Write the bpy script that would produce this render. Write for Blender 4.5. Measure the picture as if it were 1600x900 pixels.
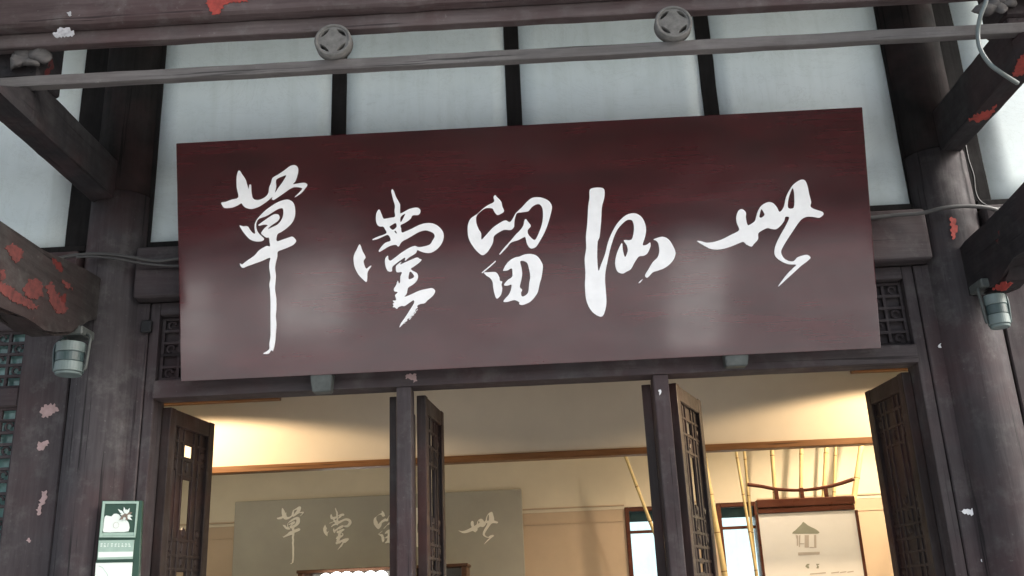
import bpy, bmesh, math, random
from mathutils import Vector, Matrix, noise
random.seed(7)
for o in list(bpy.data.objects): bpy.data.objects.remove(o)
SC = bpy.context.scene
COL = SC.collection
R = math.radians
# ------------------------------------------------------------------ camera
YAW, PITCH, ROLL, FPX = -0.0211481, 0.31782071, -0.04273301, 1488.4704
CAM = Vector((0, -4.2, 1.6))
fwd = Vector((math.sin(YAW)*math.cos(PITCH), math.cos(YAW)*math.cos(PITCH), math.sin(PITCH)))
rt = Vector((math.cos(YAW), -math.sin(YAW), 0)); up = rt.cross(fwd)
r2 = math.cos(ROLL)*rt + math.sin(ROLL)*up; u2 = -math.sin(ROLL)*rt + math.cos(ROLL)*up
cd = bpy.data.cameras.new('camera'); cam = bpy.data.objects.new('camera', cd); COL.objects.link(cam)
cam.matrix_world = Matrix(((r2.x, u2.x, -fwd.x, CAM.x), (r2.y, u2.y, -fwd.y, CAM.y), (r2.z, u2.z, -fwd.z, CAM.z), (0, 0, 0, 1)))
cd.sensor_width = 36; cd.lens = FPX/1600*36; cd.clip_start = .05; cd.clip_end = 500
SC.camera = cam
# ------------------------------------------------------------------ world, sun, exposure
SUN_EL, SUN_AZ = 36, 74        # degrees; azimuth measured from the way out of the hall (-Y) towards +X
w = bpy.data.worlds.new('World'); SC.world = w; w.use_nodes = True
nt = w.node_tree; bg = nt.nodes['Background']
sk = nt.nodes.new('ShaderNodeTexSky'); sk.sky_type = 'NISHITA'; sk.sun_disc = False
sk.sun_elevation = R(SUN_EL); sk.sun_rotation = R(180-SUN_AZ)
sk.air_density = 1.4; sk.dust_density = 4.0; sk.ozone_density = 1.0
hs = nt.nodes.new('ShaderNodeHueSaturation'); hs.inputs['Saturation'].default_value = .55
nt.links.new(sk.outputs[0], hs.inputs['Color']); nt.links.new(hs.outputs[0], bg.inputs[0])
bg.inputs[1].default_value = .13
sd = bpy.data.lights.new('sun', 'SUN'); sd.energy = 1.6; sd.angle = R(25); sd.color = (1, .97, .93)
sun = bpy.data.objects.new('sun', sd); COL.objects.link(sun)
sdir = Vector((math.sin(R(SUN_AZ))*math.cos(R(SUN_EL)), -math.cos(R(SUN_AZ))*math.cos(R(SUN_EL)), math.sin(R(SUN_EL))))
sun.rotation_euler = sdir.to_track_quat('Z', 'Y').to_euler()
SC.view_settings.view_transform = 'Standard'; SC.view_settings.look = 'None'
SC.view_settings.exposure = 1.62; SC.view_settings.gamma = 1
SC.render.engine = 'CYCLES'
SC.cycles.max_bounces = 8; SC.cycles.diffuse_bounces = 5

# ------------------------------------------------------------------ helpers
def ray(u, v): return r2*(u-800) + u2*(450-v) + fwd*FPX
def aty(u, v, y=0.):
    d = ray(u, v); return CAM + d*((y-CAM.y)/d.y)
def tag(o, label=None, cat=None, group=None, kind=None):
    if label: o['label'] = label
    if cat: o['category'] = cat
    if group: o['group'] = group
    if kind: o['kind'] = kind
    return o
def empty(name, loc=(0, 0, 0)):
    o = bpy.data.objects.new(name, None); COL.objects.link(o); o.location = loc; o.empty_display_size = .1
    return o
def link(name, me, mat, parent=None, smooth=False):
    o = bpy.data.objects.new(name, me); COL.objects.link(o)
    if mat: 
        me.materials.clear(); me.materials.append(mat)
    if smooth:
        for p in me.polygons: p.use_smooth = True
    if parent:
        o.parent = parent
        if parent.parent is None: o.matrix_parent_inverse = Matrix.Translation(parent.location).inverted()
        else: o.matrix_parent_inverse = (parent.matrix_parent_inverse).inverted() if False else Matrix.Identity(4)
    return o
def fin(bm, name, mat, parent=None, smooth=False):
    me = bpy.data.meshes.new(name); bmesh.ops.recalc_face_normals(bm, faces=bm.faces); bm.to_mesh(me); bm.free()
    return link(name, me, mat, parent, smooth)
def addbox(bm, x0, x1, y0, y1, z0, z1, bev=.004, segs=1, jit=0, axis=0, cuts=0):
    b = bmesh.new()
    bmesh.ops.create_cube(b, size=1)
    for v in b.verts:
        v.co = Vector((x0+(v.co.x+.5)*(x1-x0), y0+(v.co.y+.5)*(y1-y0), z0+(v.co.z+.5)*(z1-z0)))
    if bev: bmesh.ops.bevel(b, geom=b.edges[:], offset=min(bev, .3*min(x1-x0, y1-y0, z1-z0)), segments=segs, affect='EDGES', profile=.6)
    if cuts:
        a = [Vector((1, 0, 0)), Vector((0, 1, 0)), Vector((0, 0, 1))][axis]
        lo, hi = ((x0, x1), (y0, y1), (z0, z1))[axis]
        for k in range(1, cuts):
            p = a*(lo+(hi-lo)*k/cuts)
            bmesh.ops.bisect_plane(b, geom=b.verts[:]+b.edges[:]+b.faces[:], plane_co=p, plane_no=a)
        for v in b.verts:
            n = noise.noise_vector(v.co*9)*jit + noise.noise_vector(v.co*31)*jit*.5
            n[axis] = 0; v.co += n
    me = bpy.data.meshes.new('t'); b.to_mesh(me); b.free(); bm.from_mesh(me); bpy.data.meshes.remove(me)
def box(name, mat, parent, x0, x1, y0, y1, z0, z1, **k):
    bm = bmesh.new(); addbox(bm, x0, x1, y0, y1, z0, z1, **k); return fin(bm, name, mat, parent)
def addprism(bm, pts, vec):
    a = [bm.verts.new(p) for p in pts]; b = [bm.verts.new(Vector(p)+Vector(vec)) for p in pts]
    n = len(a); bm.faces.new(a); bm.faces.new(b[::-1])
    for i in range(n): bm.faces.new((a[i], b[i], b[(i+1) % n], a[(i+1) % n]))
def addtube(bm, pts, r, seg=8, taper=None, cap=True):
    pts = [Vector(p) for p in pts]; rings = []
    prev = None
    for i, p in enumerate(pts):
        t = (pts[min(i+1, len(pts)-1)]-pts[max(i-1, 0)]).normalized()
        if prev is None:
            a = t.orthogonal().normalized()
        else:
            a = (prev - t*prev.dot(t)).normalized()
        prev = a; b = t.cross(a)
        rr = taper[i] if taper else r
        rings.append([bm.verts.new(p+(a*math.cos(2*math.pi*k/seg)+b*math.sin(2*math.pi*k/seg))*rr) for k in range(seg)])
    for i in range(len(rings)-1):
        for k in range(seg):
            bm.faces.new((rings[i][k], rings[i][(k+1) % seg], rings[i+1][(k+1) % seg], rings[i+1][k]))
    if cap:
        bm.faces.new(rings[0][::-1]); bm.faces.new(rings[-1])
def smoothline(pts, n=6):
    pts = [Vector(p) for p in pts]; out = []
    for i in range(len(pts)-1):
        p0, p1, p2, p3 = pts[max(i-1, 0)], pts[i], pts[i+1], pts[min(i+2, len(pts)-1)]
        for k in range(n):
            t = k/n
            out.append(.5*((2*p1)+(-p0+p2)*t+(2*p0-5*p1+4*p2-p3)*t*t+(-p0+3*p1-3*p2+p3)*t**3))
    out.append(pts[-1]); return out
def tube(name, mat, parent, pts, r, seg=8, sm=True, taper=None):
    bm = bmesh.new(); addtube(bm, smoothline(pts) if sm else pts, r, seg, taper); return fin(bm, name, mat, parent, True)
def flat(name, mat, parent, rings, depth, mapf, smooth=3, normal=None):
    """closed outlines (first outer, others holes) in 2D -> thin solid; mapf maps 2D to 3D front face, normal = direction of the thickness (backwards)"""
    cu = bpy.data.curves.new('c', 'CURVE'); cu.dimensions = '2D'; cu.fill_mode = 'BOTH'; cu.extrude = .5
    for ring in rings:
        pts = []
        n = len(ring)
        if smooth > 1:
            for i in range(n):
                p0, p1, p2, p3 = [Vector((*ring[(i+j) % n], 0)) for j in (-1, 0, 1, 2)]
                for k in range(smooth):
                    t = k/smooth
                    # softened tangents keep tips sharp
                    m1 = (p2-p0)*.5; m2 = (p3-p1)*.5
                    L = (p2-p1).length
                    if m1.length > L: m1 *= L/m1.length
                    if m2.length > L: m2 *= L/m2.length
                    h = (2*t**3-3*t*t+1)*p1+(t**3-2*t*t+t)*m1+(-2*t**3+3*t*t)*p2+(t**3-t*t)*m2
                    pts.append((h.x, h.y))
        else: pts = ring
        sp = cu.splines.new('POLY'); sp.points.add(len(pts)-1)
        for q, (x, y) in zip(sp.points, pts): q.co = (x, y, 0, 1)
        sp.use_cyclic_u = True
    ob = bpy.data.objects.new('c', cu); COL.objects.link(ob)
    dg = bpy.context.evaluated_depsgraph_get()
    me = bpy.data.meshes.new_from_object(ob.evaluated_get(dg))
    bpy.data.objects.remove(ob); bpy.data.curves.remove(cu)
    nv = Vector(normal)*depth
    for v in me.vertices:
        base = Vector(mapf(v.co.x, v.co.y)); v.co = base + (nv if v.co.z < 0 else Vector((0, 0, 0)))
    me.name = name
    b = bmesh.new(); b.from_mesh(me); bmesh.ops.remove_doubles(b, verts=b.verts, dist=1e-6); bmesh.ops.recalc_face_normals(b, faces=b.faces); b.to_mesh(me); b.free()
    return link(name, me, mat, parent)

# ------------------------------------------------------------------ materials
def newmat(name):
    m = bpy.data.materials.new(name); m.use_nodes = True
    return m, m.node_tree, m.node_tree.nodes['Principled BSDF']
def N(t, k, **kw):
    n = t.nodes.new(k)
    for a, b in kw.items(): setattr(n, a, b)
    return n
def coords(t, scale=(1, 1, 1), world=True):
    if world:
        c = N(t, 'ShaderNodeNewGeometry').outputs['Position']
    else: c = N(t, 'ShaderNodeTexCoord').outputs['Object']
    mp = N(t, 'ShaderNodeMapping'); mp.inputs['Scale'].default_value = scale
    t.links.new(c, mp.inputs['Vector']); return mp.outputs[0]
def noi(t, vec, sc, det=5, rough=.6, dist=0):
    n = N(t, 'ShaderNodeTexNoise'); n.inputs['Scale'].default_value = sc; n.inputs['Detail'].default_value = det
    n.inputs['Roughness'].default_value = rough; n.inputs['Distortion'].default_value = dist
    t.links.new(vec, n.inputs['Vector']); return n.outputs['Fac']
def ramp(t, fac, stops):
    r = N(t, 'ShaderNodeValToRGB'); e = r.color_ramp.elements
    while len(e) < len(stops): e.new(.5)
    for i, (p, c) in enumerate(stops):
        e[i].position = p; e[i].color = (*c, 1) if len(c) == 3 else c
    t.links.new(fac, r.inputs[0]); return r.outputs[0]
def mix(t, fac, a, b, mode='MIX'):
    m = N(t, 'ShaderNodeMix', data_type='RGBA', blend_type=mode)
    for s, v in ((0, fac), (6, a), (7, b)):
        if isinstance(v, (int, float)): m.inputs[s].default_value = v
        elif isinstance(v, tuple): m.inputs[s].default_value = (*v, 1)
        else: t.links.new(v, m.inputs[s])
    return m.outputs[2]
def bump(t, b, h, s=.3, d=.01):
    n = N(t, 'ShaderNodeBump'); n.inputs['Strength'].default_value = s; n.inputs['Distance'].default_value = d
    t.links.new(h, n.inputs['Height']); t.links.new(n.outputs[0], b.inputs['Normal'])
def wood(name, axis, dark, light, red=None, rough=.72, redcol=(.20, .03, .022), dust=.35, under=(.062, .026, .027), under_amt=.5):
    m, t, b = newmat(name)
    s = [14, 14, 14]; s[axis] = 1.1
    v = coords(t, tuple(s)); v1 = coords(t)
    g = noi(t, v, 3.0, 6, .65, .4); c = ramp(t, g, [(.3, dark), (.7, light)])
    # old red-brown lacquer showing in broad areas
    c = mix(t, ramp(t, noi(t, v1, 2.3, 4, .6), [(.45, (0, 0, 0)), (.68, (under_amt,)*3)]), c, under)
    # dust and scuffs
    d = ramp(t, noi(t, v1, 7.5, 7, .7), [(.52, (0, 0, 0)), (.72, (dust,)*3)])
    c = mix(t, d, c, (.17, .165, .16))
    sp = ramp(t, noi(t, v1, 60, 3, .5), [(.70, (0, 0, 0)), (.78, (dust*.8,)*3)])
    c = mix(t, sp, c, (.22, .215, .21))
    s2 = [26, 26, 26]; s2[axis] = .55
    ck = ramp(t, noi(t, coords(t, tuple(s2)), 1.6, 5, .6, .25), [(.345, (.85,)*3), (.385, (0, 0, 0))])
    c = mix(t, ck, c, tuple(q*.35 for q in dark))
    gr = ramp(t, noi(t, v1, 1.3, 6, .65), [(.42, (0, 0, 0)), (.66, (.5,)*3)])
    c = mix(t, gr, c, tuple(q*.6 for q in dark))
    h = g
    if red is not None:
        rm = ramp(t, noi(t, v1, 5.2, 4, .55, .3), [(red, (0, 0, 0)), (red+.012, (1, 1, 1))])
        rc = mix(t, noi(t, v1, 25, 3), redcol, (redcol[0]*.55, redcol[1]*.8, redcol[2]))
        c = mix(t, rm, c, rc)
        ad = N(t, 'ShaderNodeMath', operation='SUBTRACT'); t.links.new(g, ad.inputs[0]); t.links.new(rm, ad.inputs[1]); h = ad.outputs[0]
    t.links.new(c, b.inputs['Base Color']); b.inputs['Specular IOR Level'].default_value = .22
    rr = ramp(t, noi(t, v1, 9, 4), [(.3, (rough-.12,)*3), (.7, (rough+.15,)*3)]); t.links.new(rr, b.inputs['Roughness'])
    bump(t, b, h, .35, .004)
    return m
WD, WL = (.042, .034, .037), (.070, .060, .063)
W = [wood('grey_brown_wood_%s' % 'xyz'[i], i, WD, WL) for i in range(3)]
WB = wood('front_beam_wood', 0, (.060, .042, .043), (.105, .080, .081), red=.76, dust=.5)
WRAIL = wood('rail_wood', 0, (.085, .08, .08), (.15, .142, .142), dust=.5, under_amt=.15)
WRAIL2 = wood('moulding_wood', 0, (.066, .050, .051), (.115, .094, .094), dust=.4)
WR = wood('peeling_beam_wood', 1, (.018, .0155, .0155), (.034, .030, .030), red=.67, redcol=(.10, .016, .013), under=(.035, .018, .018), dust=.2)
WC = wood('crossbeam_wood', 1, (.014, .0125, .014), (.030, .027, .030), red=.70, redcol=(.12, .02, .018), dust=.12)
WU = wood('sooty_strut_wood', 2, (.009, .0085, .009), (.020, .019, .0195), rough=.9, dust=.04, under_amt=.1, under=(.03, .012, .012))
WKING = wood('sooty_king_post_wood', 2, (.008, .0075, .008), (.018, .0165, .017), dust=.03, under_amt=.8, under=(.040, .022, .022), rough=.9)
WCOL = wood('column_wood', 2, (.036, .031, .034), (.064, .057, .061), red=.78)
WDOOR = wood('door_wood', 2, (.026, .019, .018), (.050, .038, .037), dust=.14, rough=.45, under=(.09, .03, .025))
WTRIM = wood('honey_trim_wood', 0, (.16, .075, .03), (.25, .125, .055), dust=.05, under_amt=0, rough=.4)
WCAB = wood('brown_cabinet_wood', 0, (.075, .035, .02), (.13, .065, .035), dust=.05, under_amt=0, rough=.4)
WSTAND = wood('red_brown_stand_wood', 0, (.07, .022, .014), (.12, .04, .024), dust=.03, under_amt=0, rough=.35)
def plain(name, col, rough=.6, metal=0, var=.12, sc=8, bmp=.0, spec=.5, emit=None, es=0):
    m, t, b = newmat(name)
    v = coords(t)
    f = noi(t, v, sc, 5, .6)
    a = tuple(x*(1-var) for x in col); c = tuple(min(1, x*(1+var)) for x in col)
    t.links.new(ramp(t, f, [(.3, a), (.7, c)]), b.inputs['Base Color'])
    b.inputs['Roughness'].default_value = rough; b.inputs['Metallic'].default_value = metal
    b.inputs['Specular IOR Level'].default_value = spec
    if bmp: bump(t, b, noi(t, v, sc*6, 5), bmp, .003)
    if emit:
        b.inputs['Emission Color'].default_value = (*emit, 1); b.inputs['Emission Strength'].default_value = es
    return m
# plaster: white limewash with faint damp stains
def plaster_mat():
    m, t, b = newmat('limewash_plaster'); v = coords(t)
    c = ramp(t, noi(t, v, 1.6, 5, .6), [(.3, (.70, .795, .83)), (.7, (.78, .865, .89))])
    c = mix(t, ramp(t, noi(t, v, 4.5, 6, .7), [(.5, (0, 0, 0)), (.8, (.35,)*3)]), c, (.52, .62, .60))
    st = ramp(t, noi(t, coords(t, (9, 9, .9)), 1.4, 6, .6, .3), [(.5, (0, 0, 0)), (.75, (.32,)*3)])
    c = mix(t, st, c, (.50, .58, .56))
    ck = ramp(t, noi(t, coords(t, (1, 1, 1.6)), 2.1, 9, .75, 2.2), [(.492, (0, 0, 0)), (.499, (.35,)*3), (.506, (0, 0, 0))])
    c = mix(t, ck, c, (.36, .41, .41))
    t.links.new(c, b.inputs['Base Color']); b.inputs['Roughness'].default_value = .85
    bump(t, b, noi(t, v, 25, 6), .15, .003)
    return m
PLASTER = plaster_mat()
def board_mat():
    m, t, b = newmat('maroon_lacquer')
    g = noi(t, coords(t, (.7, 16, 16)), 1.6, 10, .62, 1.2)
    fine = noi(t, coords(t, (2.5, 90, 90)), 1.5, 4, .6, .2)
    c = ramp(t, g, [(.22, (.046, .0065, .010)), (.50, (.062, .0075, .0115)), (.78, (.080, .009, .0135))])
    c = mix(t, ramp(t, noi(t, coords(t, (1.0, 2.5, 4)), 1.9, 5, .6, .5), [(.42, (0, 0, 0)), (.68, (.7,)*3)]), c, (.026, .006, .009))
    c = mix(t, ramp(t, fine, [(.35, (.25,)*3), (.5, (0, 0, 0))]), c, (.030, .006, .008))
    t.links.new(c, b.inputs['Base Color'])
    b.inputs['Roughness'].default_value = .5
    b.inputs['Specular IOR Level'].default_value = .1
    b.inputs['Coat Weight'].default_value = 1; b.inputs['Coat IOR'].default_value = 1.95
    r = ramp(t, noi(t, coords(t, (1.0, 2, 2.0)), 1.5, 3, .5, .3), [(.34, (.085,)*3), (.50, (.11,)*3), (.66, (.155,)*3)])
    t.links.new(r, b.inputs['Coat Roughness'])
    wv = ramp(t, noi(t, coords(t, (1.2, 2, 2.2)), 2.0, 4, .55), [(.35, (.82,)*3), (.6, (1,)*3)])
    t.links.new(wv, b.inputs['Coat Weight'])
    bump(t, b, g, .008, .003)
    return m
MBOARD = board_mat()
MWHITE = plain('white_letter_paint', (.90, .90, .915), .6, var=.05, sc=18, bmp=.3)
MCREAM = plain('cream_wall_paint', (.66, .60, .49), .8, var=.05, sc=3, bmp=.08)
MTAN = plain('tan_wall_panel', (.50, .39, .29), .75, var=.06, sc=3, bmp=.08)
MSIGN = plain('olive_sign_panel', (.36, .35, .31), .6, var=.06, sc=4)
MLET = plain('ivory_letter_paint', (.9, .88, .82), .6, var=.04)
MCEIL = plain('orange_ceiling_wood', (.26, .13, .06), .6)
MFLOOR = plain('interior_floor_tile', (.20, .17, .14), .4, var=.2)
MGROUND = plain('pale_courtyard_paving', (.30, .30, .295), .8, var=.15, sc=.6)
MROOF = plain('roof_boarding', (.05, .045, .045), .8)
MTILE = plain('dark_roof_tile', (.04, .042, .045), .8)
MBAMB = plain('pale_bamboo', (.52, .41, .20), .45, var=.15, sc=14)
MNODE = plain('bamboo_joint', (.22, .13, .05), .6)
MCHIPP = plain('pinkish_primer', (.34, .24, .235), .8, var=.15, sc=40)
MCHIPW = plain('white_undercoat', (.75, .75, .76), .8, var=.08, sc=40)
MCHIPR = plain('red_undercoat', (.26, .035, .026), .75, var=.35, sc=30)
MCHIPD = plain('dull_red_undercoat', (.080, .016, .014), .85, var=.5, sc=30)
MCABLE = plain('grey_cable', (.055, .053, .053), .5, var=.2)
MCOND = plain('pale_conduit', (.12, .145, .145), .4)
MSTEEL = plain('grey_green_steel', (.066, .074, .071), .6, .1, var=.25, sc=30, bmp=.2)
MBLACK = plain('black_plastic', (.008, .008, .009), .5)
MLAMP1 = plain('pale_teal_plastic', (.115, .15, .148), .5, var=.25)
MLAMP2 = plain('dark_teal_plastic', (.035, .058, .06), .4, var=.2)
MPOST = plain('poster_paper', (.80, .79, .78), .7, var=.02)
MPRINT = plain('grey_green_print', (.30, .31, .25), .8)
MPRINT2 = plain('faint_print', (.50, .45, .41), .8)
MGREEN = plain('dark_green_plaque', (.035, .075, .055), .3, var=.1)
MPALEG = plain('pale_green_acrylic', (.34, .46, .39), .3, var=.08, sc=30)
MPWHITE = plain('plaque_white', (.76, .82, .76), .4, var=.03)
MFLOW = plain('flower_brown', (.22, .17, .13), .6, var=.3, sc=90)
MORN = plain('grey_ornament_wood', (.115, .112, .108), .8, var=.3, sc=45, bmp=.4)
MGLOBE = plain('glowing_globe', (.8, .8, .8), .4, emit=(1, .98, .95), es=3.0)
MDISC = plain('downlight_disc', (.8, .8, .7), .4, emit=(1, .75, .42), es=12)
MLEAF = plain('dark_foliage', (.035, .055, .03), .8, var=.5, sc=3)
MBLIND = plain('blue_grey_blind', (.07, .10, .12), .6)
MPATCH = plain('white_reflection_patch', (.86, .86, .83), .8)  # white for the added patches mirrored in the board
MSTONE = plain('pale_stone', (.6, .6, .58), .7)
def glass_mat(name, col, rough=.05):
    m, t, b = newmat(name)
    b.inputs['Base Color'].default_value = (*col, 1); b.inputs['Transmission Weight'].default_value = 1
    b.inputs['Roughness'].default_value = rough; b.inputs['IOR'].default_value = 1.02
    return m
MGLASS = glass_mat('window_glass', (.74, .93, .96))
MTEAL = plain('green_lit_pane', (.15, .26, .25), .12, var=.5, sc=12)  # greenish light in the side windows is put into this colour

# ------------------------------------------------------------------ the setting
g = box('courtyard_ground', MGROUND, None, -60, 60, -90, 1.0, -.2, 0, bev=0); g['kind'] = 'structure'
g = box('ground_behind_hall', MGROUND, None, -60, 60, 4.4, 60, -.2, -.004, bev=0); g['kind'] = 'structure'
f = box('floor', MFLOOR, None, -3.2, 3.2, 1.0, 4.4, -.2, .012, bev=0); f['kind'] = 'structure'
# ------------------------------------------------------------------ the hall: facade at y = 0
hall = empty('timber_hall'); tag(hall, 'old grey-brown timber hall front with white plaster panels and three open door bays', 'building')
XC = (-1.965, 1.95)                       # column centres
# round columns
for k, x in enumerate(XC):
    bm = bmesh.new(); seg = 40; zs = [0, .3, 1.2, 2.0, 2.6, 3.2, 3.53]; rs = [.158, .157, .156, .153, .150, .146, .143]
    rings = []
    for z, r in zip(zs, rs):
        rings.append([bm.verts.new((x+math.cos(2*math.pi*i/seg)*r, .02+math.sin(2*math.pi*i/seg)*r, z)) for i in range(seg)])
    for a, b in zip(rings, rings[1:]):
        for i in range(seg): bm.faces.new((a[i], a[(i+1) % seg], b[(i+1) % seg], b[i]))
    bm.faces.new(rings[-1])
    fin(bm, 'column', WCOL, hall, True)
    bm = bmesh.new(); bmesh.ops.create_cone(bm, cap_ends=True, segments=32, radius1=.138, radius2=.134, depth=1.38, matrix=Matrix.Translation((x, .02, 4.222)))
    fin(bm, 'king_post', WKING, hall, True)
# sooty boards either side of the columns in the plaster wall
for (a, b) in ((-2.222, -1.808), (1.80, 2.178)):
    box('post_board', WU, hall, a, b, -.005, .05, 3.26, 4.95, cuts=14, jit=.003, axis=2, bev=.003)
# struts
for x in (-.912, -.040, .926):
    box('strut', WU, hall, x-.037, x+.037, -.005, .05, 3.28, 4.95, cuts=12, jit=.002, axis=2, bev=.003)
# plaster panels between
edges = [-3.5, -2.222, -1.808, -.949, -.875, -.077, -.003, .889, .963, 1.80, 2.178, 3.5]
for i in range(0, 12, 2):
    bm = bmesh.new()
    x0, x1 = edges[i], edges[i+1]
    n = 10
    vs = [[bm.verts.new((x0+(x1-x0)*a/n, .0015+.0015*noise.noise(Vector((a*.4+i*7, b*.4, 3))), 3.26+(4.95-3.26)*b/n)) for a in range(n+1)] for b in range(n+1)]
    for b in range(n):
        for a in range(n): bm.faces.new((vs[b][a], vs[b][a+1], vs[b+1][a+1], vs[b+1][a]))
    bmesh.ops.extrude_face_region(bm, geom=bm.faces[:])
    for row in vs:
        for v in row: v.co.y += .02
    fin(bm, 'plaster_panel', PLASTER, hall, True)
# head beam under the plaster, with a thin dark sill
box('sill_strip', WU, hall, -1.80, 1.79, -.045, .04, 3.255, 3.285, bev=.003)
box('sill_strip', WU, hall, -3.5, -2.10, -.045, .04, 3.255, 3.285, bev=.003)
box('sill_strip', WU, hall, 2.09, 3.5, -.045, .04, 3.255, 3.285, bev=.003)
for a, b in ((-3.5, -2.10), (-1.83, 1.82), (2.09, 3.5)):
    box('tie_beam', W[0], hall, a, b, -.10, .06, 2.99, 3.24, bev=.02, segs=3, cuts=20, jit=.003, axis=0)
# transom zone: rails and stiles framing the fretwork
for a, b in ((-1.82, -1.722), (1.693, 1.81)):
    pass
# jambs: outer flat panel and inner strip with a groove between
box('jamb_panel', W[2], hall, -1.885, -1.770, -.035, .05, 0, 2.985, bev=.004, cuts=16, jit=.0015, axis=2)
box('jamb_strip', W[2], hall, -1.766, -1.722, -.028, .10, 0, 2.985, bev=.006, segs=2)
box('jamb_panel', W[2], hall, 1.747, 1.885, -.035, .05, 0, 2.985, bev=.004, cuts=16, jit=.0015, axis=2)
box('jamb_strip', W[2], hall, 1.694, 1.743, -.028, .10, 0, 2.985, bev=.006, segs=2)
# lintel over the doors and head rail of the fretwork
box('lintel', W[0], hall, -1.721, 1.693, -.05, .07, 2.530, 2.612, bev=.006, segs=2, cuts=24, jit=.0015, axis=0)
box('top_rail', W[0], hall, -1.721, 1.693, -.03, .05, 2.925, 2.985, bev=.004)
# door posts
for x, wd in ((-.590, .066), (.553, .068)):
    box('door_post', W[2], hall, x-wd/2, x+wd/2, -.045, .065, 0, 2.529, bev=.006, segs=2, cuts=14, jit=.001, axis=2)
for x in (-.590, .553):
    box('transom_post', W[2], hall, x-.033, x+.033, -.03, .05, 2.613, 2.924, bev=.004)
# fretwork panels above the lintel
def fret(x0, x1, z0, z1, y, mat, par, name='fretwork', t=.014):
    bm = bmesh.new(); h = .020
    addbox(bm, x0, x0+t, y-h/2, y+h/2, z0, z1, bev=.002); addbox(bm, x1-t, x1, y-h/2, y+h/2, z0, z1, bev=.002)
    nz = max(3, round((z1-z0)/.055)); nx = max(1, round((x1-x0)/.085))
    for k in range(nz+1):
        z = z0+(z1-z0)*k/nz
        addbox(bm, x0, x1, y-h/2+.001, y+h/2-.001, z-t/2, z+t/2, bev=.002)
    for k in range(1, nx):
        x = x0+(x1-x0)*k/nx; addbox(bm, x-t/2, x+t/2, y-h/2+.002, y+h/2-.002, z0, z1, bev=.002)
    # scrolls inside alternate cells
    for k in range(nz):
        for q in range(nx):
            cx = x0+(x1-x0)*(q+.5)/nx; cz = z0+(z1-z0)*(k+.5)/nz
            if (k+q) % 2 == 0:
                pts = [(cx+.018*math.cos(a)*(1-.12*a/3), y, cz+.018*math.sin(a)) for a in [i*.7 for i in range(8)]]
                addtube(bm, pts, .006, 5)
    return fin(bm, name, mat, par)
box('transom_backing', W[0], hall, -1.722, 1.694, .034, .046, 2.6125, 2.9245, bev=0)
for x0, x1 in ((-1.722, -.62), (-.56, .52), (.585, 1.694)):
    fret(x0, x1, 2.63, 2.915, .02, W[0], hall)
# neighbouring bays: window posts, rails, fretwork, panes coloured for the greenish light
for s, xa, xb, xe in ((-1, -2.345, -2.115, -3.5), (1, 2.105, 2.33, 3.5)):
    box('window_post', W[2], hall, xa, xb, -.03, .06, 0, 2.985, bev=.006, cuts=14, jit=.0015, axis=2)
    lo, hi = (xe, xa-.004) if s < 0 else (xb+.004, xe)
    box('window_rail', W[0], hall, lo, hi, -.02, .05, 2.53, 2.62, bev=.005)
    box('window_rail', W[0], hall, lo, hi, -.02, .05, 2.89, 2.985, bev=.005)
    box('window_rail', W[0], hall, lo, hi, -.02, .05, .95, 1.05, bev=.005)
    fret(lo, hi, 2.625, 2.885, .01, W[0], hall)
    pn = box('window_pane', MTEAL, hall, lo, hi, .035, .041, 2.621, 2.889, bev=0)
    fret(lo, hi, 1.055, 2.525, .01, W[0], hall)
    pn = box('window_pane', MTEAL, hall, lo, hi, .035, .041, 1.051, 2.529, bev=0)
    box('plinth_panel', W[2], hall, lo, hi, -.01, .05, 0, .949, bev=.004)
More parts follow.
